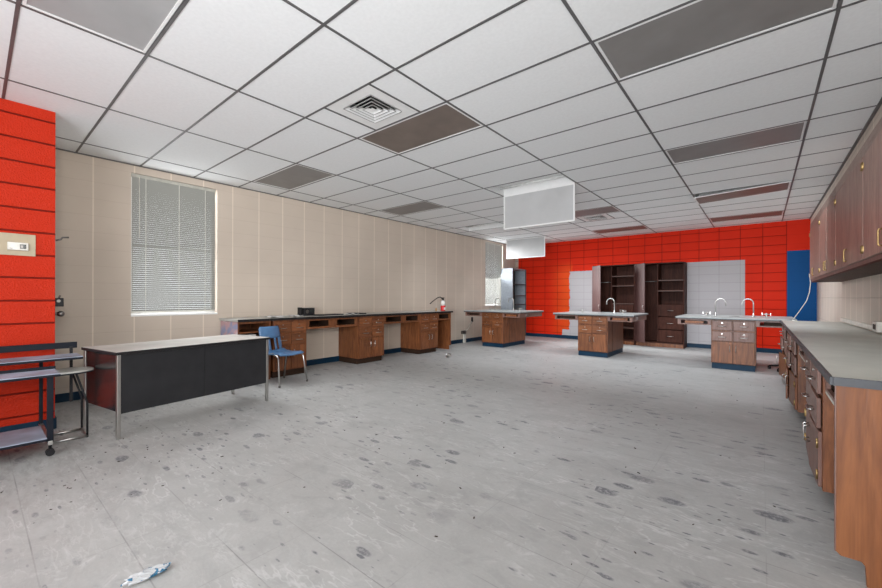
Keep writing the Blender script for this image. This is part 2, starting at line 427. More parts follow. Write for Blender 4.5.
# ------------------------------------------------------------------ the room
T = .2
struct(MB().box(XL-T, XR+T, YF-T, YB+T, -.1, 0).build('floor', M['floor']))
W1 = (1.296, 2.316, .98, 2.80); W2 = (9.535, 10.535, .985, 2.86)
def wall_left():
    b = MB(); ys = [.49, W1[0], W1[1], W2[0], W2[1], YB+T]
    for i in range(0, 6, 2): b.box(XL-T, XL, ys[i], ys[i+1], 0, ZC+.3)
    for q in (W1, W2):
        b.box(XL-T, XL, q[0], q[1], 0, q[2]); b.box(XL-T, XL, q[0], q[1], q[3], ZC+.3)
    return struct(b.build('wall_left', M['beige']))
wall_left()
struct(MB().box(XL, XR, YB, YB+T, 0, ZC+.3).build('wall_back', M['back']))
struct(MB().box(XR, XR+T, YF, YB+T, 0, ZC+.3).build('wall_right', M['beige_r']))
struct(MB().box(-5.0-T, -5.0, YF, .49, 0, ZC+.3).build('wall_left_near', M['red']))
# front wall with wide openings added to let in light behind the camera
b = MB()
b.box(-5.0, XR, YF-T, YF, 0, .70); b.box(-5.0, XR, YF-T, YF, 2.62, ZC+.3)
b.box(-5.0, -4.52, YF-T, YF, .70, 2.62); b.box(.52, XR, YF-T, YF, .70, 2.62)
struct(b.build('wall_front', M['beige_x']))
# the return of the red block, with the door in it
b = MB(); b.box(XL-T, -6.06, .29, .49, 0, ZC+.3); b.box(-5.2, -5.16, .29, .49, 0, ZC+.3); b.box(-6.06, -5.2, .29, .49, 2.1, ZC+.3)
struct(b.build('wall_return', M['beige_x']))
d1 = struct(MB().box(-6.06, -5.2, .36, .40, .0, 2.1).build('door_1', M['wood_dark']))

# baseboards
def base(name, x0, x1, y0, y1): return struct(MB().box(x0, x1, y0, y1, 0, .10).build(name, M['baseboard'], bevel=.003))
base('baseboard_left', XL, XL+.012, .49, YB); base('baseboard_back', XL+.012, XR, YB-.012, YB)
base('baseboard_near', -5.0, -4.988, YF, .49); base('baseboard_right', XR-.012, XR, YF, YB-.012)
struct(MB().box(-5.16, -5.0, .49, .502, 0, .10).build('baseboard_return', M['baseboard']))

# ceiling: lay-in tiles with openings for the light fittings and the air vents
GX = [-5.755, -4.535, -3.315, -2.095, -.87, .345]; GY = [.17 + .6096*k for k in range(-4, 19)]
LROW = [.17, 2.608, 5.047, 7.485, 9.924]
LCOL = [0, 2, 4]
light_cells = {(c, r) for c in LCOL for r in LROW} - {(0, .17), (4, .17)}
VENTS = [(2, 1.999), (2, 8.095)]
def cell_open(i, y):
    for c, r in light_cells:
        if c == i and abs(r-y) < .02: return 'light'
    for c, r in VENTS:
        if c == i and abs(r-y) < .02: return 'vent'
xs = [XL] + GX + [.80]; ys = [YF] + [g for g in GY if YF < g < YB] + [YB]
b = MB()
for i in range(len(xs)-1):
    for j in range(len(ys)-1):
        k = cell_open(i-1, ys[j])
        if k == 'light': continue
        x0, x1, y0, y1 = xs[i], xs[i+1], ys[j], ys[j+1]
        if k == 'vent':
            b.box(x0, x0+.305, y0, y1, ZC, ZC+.02); b.box(x1-.305, x1, y0, y1, ZC, ZC+.02); continue
        b.box(x0, x1, y0, y1, ZC, ZC+.02)
struct(b.build('ceiling', M['tile']))
struct(MB().box(XL-T, XR+T, YF-T, YB+T, ZC+.30, ZC+.40).build('ceiling_slab', M['tile']))
b = MB(); hw = .0095
for x in GX: b.box(x-hw, x+hw, YF, YB, ZC-.004, ZC+.001)
for y in ys[1:-1]:
    for i in range(len(xs)-1): b.box(xs[i]+(hw if i else 0), xs[i+1]-hw, y-hw, y+hw, ZC-.0035, ZC+.001)
for c, r in VENTS:
    for x in (GX[c]+.305, GX[c+1]-.305): b.box(x-hw, x+hw, r+hw, r+.6096-hw, ZC-.0035, ZC+.001)
struct(b.build('trim_1', M['tbar']))
b = MB(); b.box(XL, XL+.02, .49, YB, ZC-.012, ZC-.001); b.box(.775, .80, YF, YB, ZC-.012, ZC-.001)
struct(b.build('trim_2', M['tbar']))
# furred wall above the wall cabinets
struct(MB().box(.80, XR, YF, YB, 2.33, ZC+.1).build('wall_right_upper', M['beige_r']))

# windows
def window(n, q):
    y0, y1, z0, z1 = q
    f = MB(); x0, x1 = XL-.16, XL-.11
    f.box(x0, x1, y0, y0+.04, z0, z1); f.box(x0, x1, y1-.04, y1, z0, z1)
    f.box(x0, x1, y0+.04, y1-.04, z0, z0+.05); f.box(x0, x1, y0+.04, y1-.04, z1-.04, z1)
    f.box(x0, x1, y0+.04, y1-.04, (z0+z1)/2-.02, (z0+z1)/2+.02)
    o = struct(f.build('window_%d' % n, M['white']))
    MB().box(XL-.138, XL-.134, y0+.04, y1-.04, z0+.05, z1-.04).build('window_pane', M['glass'], o)
    MB().box(XL-.12, XL+.015, y0, y1, z0-.02, z0+.004).build('window_sill', M['white'], o)
window(1, W1); window(2, W2)
def blind(q, label, wand=True):
    y0, y1, z0, z1 = q[0]+.008, q[1]-.022, q[2]+.028, q[3]-.006
    t = thing('window_blind', (XL, (y0+y1)/2, z0), label, 'blind', None)
    h = (y1-y0)/2; H = z1-z0
    MB().box(-.045, -.005, -h, h, H-.04, H).build('head_rail', M['tan_w'], t, bevel=.003)
    s = MB(); n = int((H-.06)/.0262); a = math.radians(60)
    for k in range(n):
        z = .03 + k*(H-.078)/(n-1)
        dx, dz = .0125*math.cos(a), .0125*math.sin(a)
        mt = Matrix.Translation((-.025, 0, z)) @ Matrix.Rotation(-a, 4, 'Y')
        s.box(-.0135, .0135, -h+.003, h-.003, -.0004, .0004, mt)
    s.build('slats', M['slat'], t)
    MB().box(-.037, -.013, -h, h, 0, .016).build('bottom_rail', M['offwhite'], t, bevel=.002)
    for f in (-.70, .06, .72):
        MB().box(-.0105, -.0085, h*f-.003, h*f+.003, .01, H-.03).build('ladder_cord', M['offwhite'], t)
    if wand: MB().tube([(-.004, -h*.84, H-.03), (-.002, -h*.84, H-.82)], .004, 6).build('tilt_wand', M['offwhite'], t)
blind(W1, 'closed off-white slatted blind in the near window of the beige wall')
blind(W2, 'closed off-white slatted blind in the far window beside the grey cabinet', False)

# ------------------------------------------------------------------ cabinets
# local frame: x along the front, front plane y = 0 facing -y, depth towards +y
def pull_h(b, cx, cz, y=-.018, w=.10):
    b.tube([(cx-w/2, y, cz), (cx-w/2, y-.024, cz), (cx-w/2+.008, y-.030, cz), (cx+w/2-.008, y-.030, cz), (cx+w/2, y-.024, cz), (cx+w/2, y, cz)], .0048, 8)
def pull_v(b, cx, cz, y=-.018, w=.10, o=.030):
    b.tube([(cx, y, cz-w/2), (cx, y-o*.8, cz-w/2), (cx, y-o, cz-w/2+.008), (cx, y-o, cz+w/2-.008), (cx, y-o*.8, cz+w/2), (cx, y, cz+w/2)], .0048, 8)
ROWS = ((.675, .832), (.492, .650)); DOOR = (.118, .468)
def drawer(t, x0, x1, z0, z1, mat, out=0.0, lock=True, metal='chrome', tilt=0, double=False):
    cx, cz = (x0+x1)/2, (z0+z1)/2
    d = MB().box(x0-cx, x1-cx, -.018, 0, z0-cz, z1-cz).build('drawer', mat, t, (cx, -out, cz), .003, (0, tilt, 0))
    if out > .005: MB().box(x0-cx+.02, x1-cx-.02, 0.001, out+.0, z0-cz+.01, z1-cz-.03).build('drawer_box', M['wood_in'], d)
    h = MB(); pull_h(h, 0, -.012); h.build('handle', M[metal], d)
    if lock:
        MB().tube([(0, -.018, .040), (0, -.024, .040)], .010, 12).build('lock', M[metal], d)
    return d
def door(t, x0, x1, z0, z1, mat, side, ang=0, metal='chrome', hinges=False, hz=None, pz=None):
    # side: which edge carries the pull ('l' or 'r'); hinged on the other edge
    hx = x1 if side == 'l' else x0; s = -1 if side == 'l' else 1
    w_ = x1-x0
    d = MB().box(0 if s > 0 else -w_, w_ if s > 0 else 0, -.018, 0, z0, z1).build('door', mat, t, (hx, 0, 0), .003, (0, 0, -s*ang))
    h = MB(); pull_v(h, s*(w_-.035), pz if pz else z1-.11, o=.016 if metal == 'brass' else .030); h.build('handle', M[metal], d)
    if hinges:
        for z in (z0+.07, z1-.07):
            g = MB(); g.tube([(s*.004, -.022, z-.028), (s*.004, -.022, z+.028)], .006, 8); g.box(min(0, s*.028), max(0, s*.028), -.021, -.018, z-.02, z+.02)
            g.build('hinge', M['brass'], d)
    return d
def base_cabinet(loc, rz, w_, d_, h_, label, mats, toe='wood_in', group=None, sides=None, toe_d=.05, metal='chrome'):
    """mats: (carcass, drawer, door)"""
    t = thing('base_cabinet', loc, label, 'cabinet', group, rz)
    MB().box(0, w_, 0, d_, .10, h_).build('carcass', mats[0], t, bevel=.002)
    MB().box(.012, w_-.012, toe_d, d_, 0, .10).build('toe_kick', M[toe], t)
    hw_ = w_/2
    for (a, b_) in ((.018, hw_-.009), (hw_+.009, w_-.018)):
        for r in ROWS: drawer(t, a, b_, r[0], r[1], mats[1], metal=metal)
    door(t, .018, hw_-.009, *DOOR, mats[2], 'r', metal=metal); door(t, hw_+.009, w_-.018, *DOOR, mats[2], 'l', metal=metal)
    return t
def apron(loc, rz, w_, d_, label, mat, openings, group, lipmat=None, z0=.70, z1=.855):
    """drawer frame hung under a worktop over a knee space: boards round empty drawer holes"""
    t = thing('drawer_frame', loc, label, 'drawer frame', group, rz)
    b = MB(); b.box(0, w_, .0, d_-.1, z0, z0+.016)
    b.build('bottom_board', mat if lipmat is None else lipmat, t)
    f = MB(); f.box(0, w_, 0, .018, z1-.022, z1); f.box(0, w_, 0, .018, z0+.016, z0+.034)
    xs_ = [0]
    for a, c in openings: xs_ += [a, c]
    xs_ += [w_]
    for i in range(0, len(xs_), 2):
        if xs_[i+1]-xs_[i] > .001: f.box(xs_[i], xs_[i+1], 0, .018, z0+.034, z1-.022)
    f.build('front_frame', mat, t)
    g = MB()
    for i in range(0, len(xs_), 2):
        x = (xs_[i]+xs_[i+1])/2; g.box(max(0, x-.008), min(w_, x+.008), .018, d_-.12, z0+.016, z1)
    g.box(0, w_, d_-.12, d_-.10, z0+.016, z1)
    g.build('runner', M['wood_in'], t)
    return t

# ---- left wall run (faces +X): front plane at X = -5.60, from Y 2.35 to 7.15
FX = -5.60; RZ = PI/2; D = .585; HB = .865
wd, wo, wi = M['wood'], M['wood_h'], M['wood_in']
# open cubby unit at the near end
t = thing('cubby_cabinet', (FX, 2.352, 0), 'open brown cubby cabinet with painted end panel at near end of the wall counter', 'cabinet', None, RZ)
b = MB(); b.box(0.004, .022, 0, D, .0, HB); b.box(.44, .47, 0, D, .0, HB); b.box(.022, .44, D-.02, D, .1, HB); b.box(.022, .44, 0, D-.02, .10, .12); b.box(.022, .44, 0, .02, HB-.03, HB)
b.build('carcass', wd, t)
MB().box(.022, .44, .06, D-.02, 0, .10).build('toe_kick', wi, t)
for z in (.60, .70): MB().box(.022, .44, .02, D-.02, z, z+.018).build('shelf', wo, t)
MB().box(.0, .004, .01, D-.01, .02, HB-.005).build('painted_panel', M['poster'], t)
o = MB().box(-.10, .10, -.12, .12, 0, .055).build('paper_stack', M['paper'], None, (FX-.16, 2.352+.16, .6185)); tag(o, 'stack of white papers on the middle shelf of the open cubby cabinet', 'papers')
# cabinets
c1 = base_cabinet((FX, 2.865, 0), RZ, .545, D, HB, 'brown base cabinet behind the blue chair', (wd, wo, wd))
c2 = copy_tree(c1); c2.location = (FX, 4.44, 0); c2['label'] = 'brown base cabinet at the middle of the beige wall counter, between the two knee spaces'
def retag(o, label): o['label'] = label; return o
c3 = copy_tree(c1); c3.location = (FX, 6.08, 0); retag(c3, 'brown base cabinet at the far end of the beige wall counter, below the fire extinguisher')
c2.scale.x = .62/.545; c3.scale.x = .60/.545
GA = None
apron((FX-.01, 3.415, 0), RZ, 1.02, D, 'brown drawer frame with two empty holes beside the blue chair cabinet', wd, ((.05, .42), (.58, .96)), GA)
apron((FX-.01, 5.065, 0), RZ, 1.01, D, 'brown drawer frame with two empty holes beside the far-end cabinet of the beige wall', wd, ((.05, .47), (.60, .96)), GA)
apron((FX-.01, 6.685, 0), RZ, .435, D, 'short brown drawer frame with one empty hole at far end of beige wall counter', wd, ((.04, .40),), GA)
t = thing('end_panel', (FX, 7.125, 0), 'brown end panel closing the far end of the beige wall counter', 'panel', None, RZ)
b = MB(); b.box(0, .022, 0, D, .10, HB); b.box(0, .022, .05, D, 0, .10); b.build('board', wd, t)
# worktop
t = thing('worktop', (XL+.005, 2.34, HB), 'long pale grey worktop with black edge along the beige wall', 'worktop')
MB().box(0, .625, 0, 4.82, .002, .036).build('top', M['laminate'], t)
MB().box(.625, .640, 0, 4.835, 0, .036).build('front_edge', M['black_edge'], t, bevel=.002)
MB().box(0, .625, 4.82, 4.835, 0, .036).build('end_edge', M['black_edge'], t)
ZT = HB+.036

# ---- islands (front faces -Y)
def island(x, label):
    t = thing('lab_bench', (x, 8.20, 0), label, 'lab bench', None)
    bw, bd = .605, 1.15
    MB().box(0, bw, 0, bd, .10, .845).build('cabinet_body', M['wood'], t, bevel=.002)
    MB().box(.008, bw-.008, .012, bd-.012, 0, .105).build('toe_kick', M['baseboard'], t)
    MB().box(bw, bw+.004, .30, .31, .11, .84).build('side_seam', M['wood_in'], t)
    for (a, b_) in ((.018, bw/2-.012), (bw/2+.012, bw-.018)):
        for r in ((.672, .828), (.488, .640)): drawer(t, a, b_, r[0], r[1], M['wood_grayv'] if x > -1.5 else M['wood_h'])
    door(t, .018, bw/2-.006, .112, .470, M['wood'], 'r'); door(t, bw/2+.006, bw-.018, .112, .470, M['wood'], 'l')
    # top
    MB().box(-.53, 1.10, -.05, 1.20, .8625, .885).build('tabletop', M['laminate_i'], t, bevel=.002)
    MB().box(-.532, 1.102, -.052, 1.202, .848, .8625).build('top_edge', M['gray_edge'], t)
    # aprons: frames with empty drawer holes either side of the body
    wg = M['wood_grayv']
    for side, (a, c) in (('left', (-.50, 0.0)), ('right', (bw, 1.07))):
        f = MB()
        for yy in (-.02, 1.15):
            f.box(a, c, yy, yy+.02, .745, .765); f.box(a, c, yy, yy+.02, .825, .847)
            f.box(a, a+.05, yy, yy+.02, .765, .825); f.box(c-.05, c, yy, yy+.02, .765, .825)
        e = a if side == 'left' else c-.02
        f.box(e, e+.02, 0, 1.15, .745, .847)
        o = f.build('apron', wg, t)
        MB().box(a+.02, c-.02, .005, 1.145, .745, .752).build('apron_bottom', M['wood'], o)
        cc = (a+c)/2
        MB().box(cc-.14, cc+.14, -.012, .02, .770, .815).build('drawer_front', M['wood'], o) if (side == 'right') != (x > -1.5) else None
        MB().box(a+.10, c-.10, .012, .05, .765, .825).build('gap_shade', M['wood_in'], o) if (side == 'left') != (x > -1.5) else None  # dark block fills the drawer hole in place of its shade
    MB().box(1.07, 1.076, .30, .40, .770, .830).build('outlet_plate', M['chrome'], t)
    # two goosenecks arching towards each other over the middle, with small turrets
    for gx, s in (((.015, 1), (.565, -1)) if x != -3.00 else ((.565, -1),)):
        g = MB(); g.lathe([(.026, 0), (.026, .012), (.014, .025), (.012, .06)], (gx, .60, .885), 12)
        pts = [(gx, .60, .94), (gx, .60, 1.125)]
        for k in range(1, 9):
            a = PI*k/8; pts.append((gx+s*(.078-.078*math.cos(a)), .60, 1.125+.078*math.sin(a)))
        pts.append((gx+s*.156, .60, 1.075))
        g.tube(pts, .0095, 10); g.build('faucet', M['chrome'], t)
    for gx in (-.12, .74):
        g = MB(); g.lathe([(.020, 0), (.016, .02), (.012, .045), (.014, .07), (.004, .075)], (gx, .60, .885), 12)
        g.tube([(gx-.05, .60, .935), (gx+.05, .60, .935)], .007, 8)
        g.box(gx-.062, gx-.05, .592, .608, .920, .958); g.box(gx+.05, gx+.062, .592, .608, .920, .958)
        g.build('gas_tap', M['chrome'], t)
    MB().lathe([(.075, 0), (.075, .004), (.06, .005)], (.295, .60, .8851), 20).build('cup_sink', M['dull_metal'], t)
    return t
island(-5.43, 'brown lab bench nearest the beige wall and grey cabinet, leftmost of three')
island(-3.00, 'brown lab bench in front of the tall dark cupboards, middle of three')
island(-.672, 'brown lab bench near the right counter, with paler drawer fronts, rightmost of three')

# ---- right wall run (faces -X): front plane at X = .27, Y 2.39 .. 8.02
FR = .275; RZR = -PI/2; DR = XR-.015-FR; HR = .835
wg, wgv, wor = M['wood_gray'], M['wood_grayv'], M['wood_orange']
t = thing('end_panel', (.252, 2.395, 0), 'orange-brown plywood end panel of the right counter, nearest the camera', 'panel')
MB().prism([(.015, .10), (0, .115), (0, .835), (.64, .835), (.64, 0), (.092, 0), (.088, .085), (.075, .10)], 'y', 0, .020).build('board', wor, t, bevel=.0015)
MB().box(-.004, 0, -.001, .021, .115, .835).build('edge_strip', M['wood_grayv'], t)
def right_cab(y0, y1, label, mats, variant):
    w_ = y1-y0
    t = thing('base_cabinet', (FR, y1, 0), label, 'cabinet', None, RZR)
    MB().box(0, w_, 0, DR, .10, HR).build('carcass', mats[0], t, bevel=.002)
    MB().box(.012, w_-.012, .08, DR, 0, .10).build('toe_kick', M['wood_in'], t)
    h2 = w_/2
    R = ((.655, .805), (.455, .630)); DD = (.115, .435)
    for n, (a, c) in enumerate(((.02, h2-.008), (h2+.008, w_-.02))):
        for k, r in enumerate(R):
            drawer(t, a, c, r[0], r[1], mats[1], out=variant[n*2+k], metal='chrome', lock=(k == 0))
    door(t, .02, h2-.006, *DD, mats[2], 'r', variant[4], hinges=True); door(t, h2+.006, w_-.02, *DD, mats[2], 'l', variant[5], hinges=True)
    return t
right_cab(3.13, 3.97, 'grey-brown base cabinet of the right counter, second space from the near end panel', (M['wood'], wgv, wgv), (0.006, .0, .004, .006, .02, .03))
right_cab(5.15, 6.20, 'brown base cabinet at the middle of the right counter', (M['wood'], wgv, M['wood']), (.02, .03, .008, .006, .10, .05))
right_cab(6.95, 8.00, 'brown base cabinet at the far end of the right counter', (M['wood'], wgv, M['wood']), (.01, .03, .02, .006, .05, .12))
apron((FR+.01, 3.125, 0), RZR, .70, DR, 'worn drawer frame with an empty hole beside the near end panel of the right counter', wgv, ((.05, .65),), None, M['laminate_g'], .67, .832)
apron((FR+.01, 5.145, 0), RZR, 1.17, DR, 'worn drawer frame with two empty holes between near and middle cabinets of right counter', wgv, ((.05, .55), (.62, 1.12)), None, M['laminate_g'], .67, .832)
apron((FR+.01, 6.945, 0), RZR, .74, DR, 'worn drawer frame with an empty hole between middle and far cabinets of right counter', wgv, ((.05, .69),), None, M['laminate_g'], .67, .832)
t = thing('worktop', (.230, 2.385, HR), 'long grey-green worktop with slate edge along the right wall', 'worktop')
MB().box(.012, XR-.230-.006, .012, 5.66, .0, .036).build('top', M['laminate_g'], t)
MB().box(0, .012, 0, 5.66, .0, .036).build('front_edge', M['gray_edge'], t, bevel=.002)
MB().box(.012, XR-.230-.006, 0, .012, .0, .036).build('end_edge', M['gray_edge'], t)

# ---- wall cabinets over it
UX = .58; DU = XR-.006-UX; ZU0, ZU1 = 1.465, 2.325
def wall_cab(y0, y1, label, angs=(0, 0)):
    w_ = y1-y0
    t = thing('wall_cabinet', (UX, y1, 0), label, 'cabinet', 'wall cabinets over the right counter' if False else None, RZR)
    MB().box(0, w_, .0, DU, ZU0, ZU1).build('carcass', M['wood_grayv'], t)
    MB().box(.002, w_-.002, .002, DU, ZU0-.012, ZU0).build('underside_shade', M['wood_dark'], t)  # darker sheet added so the underside reads as shaded
    MB().box(0, w_, -.014, .0, ZU1-.085, ZU1).build('top_rail', M['wood_pale'], t)
    h2 = w_/2
    door(t, .010, h2-.004, ZU0+.03, ZU1-.092, M['wood_gray'], 'r', angs[0], 'brass', True, pz=ZU0+.115)
    door(t, h2+.004, w_-.010, ZU0+.03, ZU1-.092, M['wood_gray'], 'l', angs[1], 'brass', True, pz=ZU0+.115)
    return t
wall_cab(2.75, 4.09, 'two-door grey-brown wall cabinet nearest the camera, cut by the right edge', (.012, 0))
wall_cab(4.09, 5.43, 'two-door grey-brown wall cabinet, second along from the camera', (0, .01))
wall_cab(5.43, 6.77, 'two-door grey-brown wall cabinet, third along from the camera', (.01, 0))
wall_cab(6.77, 8.05, 'two-door grey-brown wall cabinet farthest from the camera, white cord hanging beside it', (0, .015))
o = MB().tube([(.555, 8.0, 1.58), (.57, 8.03, 1.45), (.56, 8.06, 1.31), (.53, 8.06, 1.18), (.47, 8.05, 1.06), (.41, 8.03, .95), (.37, 8.00, .885), (.36, 7.9, .878), (.42, 7.8, .878)], .005, 8).build('cord', M['offwhite'])
tag(o, 'white cord hanging from the far wall cabinet down to the right worktop', 'cord')
t = thing('wall_raceway', (XR, 5.55, .885), 'off-white surface raceway with outlet box above the right worktop', 'raceway')
MB().box(-.032, 0, .13, 2.35, .008, .055).build('channel', M['offwhite'], t, bevel=.003)
MB().box(-.055, 0, -.06, .12, .005, .105).build('outlet_box', M['offwhite'], t, bevel=.006)
MB().box(-.058, -.0551, -.03, .01, .03, .08).build('socket', M['wood_in'], t); MB().box(-.058, -.0551, .04, .075, .03, .08).build('socket', M['wood_in'], t)
# small dark base behind the far end of the right counter
t = thing('chair_base', (.36, 8.70, 0), 'black five-legged swivel chair base on the floor behind the far end of right counter', 'chair base')
for k in range(5):
    a = 2*PI*k/5+2.9; MB().tube([(0, 0, .10), (.26*math.cos(a), .26*math.sin(a), .055)], .016, 8).build('leg', M['black'], t)
    MB().lathe([(.012, -.028), (.022, -.02), (.022, .02), (.012, .028)], (.26*math.cos(a), .26*math.sin(a), .028), 12).build('caster', M['black'], t)
MB().tube([(0, 0, .07), (0, 0, .24)], .022, 12).build('post', M['black'], t)

# ---- tall cupboards on the back wall
def cupboard(x0, label, ang, w_, wclos, shelves, drawers):
    t = thing('tall_cupboard', (x0, 10.86, 0), label, 'cupboard')
    wdk = M['wood_dark']; dp = YB-.014-10.86; zt = 2.09
    b = MB(); th = .022
    b.box(0, th, 0, dp, 0.0, zt); b.box(w_-th, w_, 0, dp, 0.0, zt); b.box(wclos, wclos+th, 0, dp, .10, zt)
    b.box(th, w_-th, 0, dp, zt-th, zt); b.box(th, w_-th, 0, dp, .10, .10+th); b.box(th, w_-th, dp-.01, dp, .10, zt)
    b.build('carcass', wdk, t)
    MB().box(th, w_-th, .02, .04, 0, .10).build('toe_kick', M['wood'], t)
    for z in shelves: MB().box(wclos+th, w_-th, .01, dp-.01, z, z+.022).build('shelf', M['wood_darkl'], t)
    MB().tube([(th, .22, 1.64), (wclos, .22, 1.64)], .012, 10).build('hanging_rod', M['dull_metal'], t)
    for z0, z1 in drawers:
        cx = (wclos+w_)/2; ww = (w_-wclos)/2-.03
        d = MB().box(-ww, ww, -.014, .03, -(z1-z0)/2+.005, (z1-z0)/2-.005).build('drawer', wdk, t, (cx, 0, (z0+z1)/2), .003)
        h = MB(); pull_h(h, 0, .0, -.014, .13); h.build('handle', M['chrome'], d)
    # door of the hanging part, standing open
    d = MB().box(0, wclos-.01, -.02, 0, .12, zt-.02).build('door', M['wood_mauve'], t, (0.005, -.002, 0), .002, (0, 0, -ang))
    h = MB(); pull_v(h, wclos-.05, .98, -.02, .10); h.build('handle', M['chrome'], d)
    return t
cupboard(-3.57, 'dark tall cupboard with open door and shelves, left of the pair on the red wall', math.radians(47), 1.06, .48, (1.775, 1.52, 1.05, .42), ((.76, 1.04),))
cupboard(-2.50, 'dark tall cupboard with open door and three drawers, right one of the pair', math.radians(51), 1.08, .50, (1.38, 1.64), ((.76, 1.06), (.445, .75), (.13, .435)))

# ---- pale grey cupboard in the far left corner
t = thing('open_bookcase', (XL+.014, 10.39, 0), 'pale grey steel bookcase with dark open shelves in the far left corner', 'bookcase')
b = MB(); w_, dd, zt = .88, .40, 2.11
b.box(0, dd, 0, .02, 0, zt); b.box(0, dd, w_-.02, w_, 0, zt); b.box(0, dd, .02, w_-.02, zt-.03, zt)
b.build('carcass', M['cabinet_gray'], t)
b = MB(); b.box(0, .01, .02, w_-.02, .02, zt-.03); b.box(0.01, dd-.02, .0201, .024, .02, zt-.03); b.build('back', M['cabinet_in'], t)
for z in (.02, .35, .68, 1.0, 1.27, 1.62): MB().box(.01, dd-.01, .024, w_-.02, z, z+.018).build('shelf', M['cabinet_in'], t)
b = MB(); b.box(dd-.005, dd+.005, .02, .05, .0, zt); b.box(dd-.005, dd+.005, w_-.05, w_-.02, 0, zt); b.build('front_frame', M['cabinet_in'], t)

# ------------------------------------------------------------------ ceiling fittings
def ceiling_light(c, r, label, lens='lens', state='closed'):
    x0, x1 = GX[c], GX[c+1]; W_, L_ = x1-x0, .6096
    t = thing('ceiling_light', (x0, r, ZC), label, 'ceiling light', None)
    b = MB(); e = .016
    b.box(e, W_-e, e, L_-e, .115, .125); b.box(e, e+.006, e, L_-e, 0, .115); b.box(W_-e-.006, W_-e, e, L_-e, 0, .115)
    b.prism([(e, 0), (e+.006, 0), (e+.05, .115), (e, .115)], 'x', e+.006, W_-e-.006)
    b.prism([(L_-e, 0), (L_-e-.006, 0), (L_-e-.05, .115), (L_-e, .115)], 'x', e+.006, W_-e-.006)
    b.build('housing', M['white'], t)
    f = MB(); k = .014
    if state == 'closed':
        f.box(k, W_-k, k, k+.016, -.003, .006); f.box(k, W_-k, L_-k-.016, L_-k, -.003, .006)
        f.box(k, k+.016, k+.016, L_-k-.016, -.003, .006); f.box(W_-k-.016, W_-k, k+.016, L_-k-.016, -.003, .006)
        f.build('lens_frame', M['white'], t)
        MB().box(k+.016, W_-k-.016, k+.016, L_-k-.016, .001, .005).build('lens', M[lens], t)
    else:
        for y in (.2, .41):
            MB().tube([(.05, y, .075), (W_-.05, y, .075)], .018, 10).build('fluorescent_tube', M['tube'], t)
        if state in ('hang_far', 'hang_near', 'ajar'):
            s = {'hang_far': 1, 'hang_near': -1, 'ajar': 1}[state]
            piv = (0, L_-.025 if s > 0 else .03, -.004 if state != 'ajar' else -.055)
            ang = {'hang_far': math.radians(90), 'hang_near': math.radians(-90), 'ajar': 0.0}[state]
            hgt = .56
            def R(bb, nm, mt, par, loc=None): return bb.build(nm, mt, par, loc, 0, (ang, -.042 if state == 'ajar' else 0, 0) if loc is not None else None)
            q = MB(); sgn = -1 if s > 0 else 1
            a, c2_ = sorted((0, sgn*hgt))
            q.box(k, W_-k, a, a+.022, -.006, .006); q.box(k, W_-k, c2_-.022, c2_, -.006, .006)
            q.box(k, k+.022, a+.022, c2_-.022, -.006, .006); q.box(W_-k-.022, W_-k, a+.022, c2_-.022, -.006, .006)
            fr = R(q, 'lens_frame', M['white'], t, piv)
            MB().box(k+.022, W_-k-.022, a+.022, c2_-.022, -.002, .002).build('lens', M['lens_h'] if state != 'ajar' else M[lens], fr)
            if state == 'ajar':
                q = None
    return t
names = {
 (2, 0.17): 'grey unlit ceiling light at the top left corner, nearest the red wall',
 (0, 2.608): 'grey unlit ceiling light close to the near window', (2, 2.608): 'brownish unlit ceiling light beside the square air vent', (4, 2.608): 'large grey unlit ceiling light at the top, nearest the wall cabinets',
 (0, 5.047): 'grey unlit ceiling light beside the beige wall, between near light and open fitting', (2, 5.047): 'open ceiling light with its large white lens hanging down, nearer of the hanging two', (4, 5.047): 'grey unlit ceiling light, second from the camera in the right row',
 (0, 7.485): 'ceiling light with no lens and white inside showing, by the beige wall', (2, 7.485): 'grey unlit ceiling light behind the larger hanging lens', (4, 7.485): 'ceiling light with its lens slightly dropped at one edge, right row',
 (0, 9.924): 'open ceiling light with small hanging white lens, farther of the hanging two', (2, 9.924): 'unlit ceiling light nearest the red wall in the middle row', (4, 9.924): 'unlit ceiling light nearest the red wall in the right row'}
for (c, r) in sorted(light_cells):
    st = {(2, 5.047): 'hang_far', (0, 9.924): 'hang_near', (0, 7.485): 'open', (4, 7.485): 'ajar'}.get((c, r), 'closed')
    ceiling_light(c, r, names[(c, r)], 'lens_l' if r == .17 else 'lens_b' if (c, r) in ((2, 2.608), (4, 9.924), (4, 7.485), (2, 9.924)) else 'lens', st)
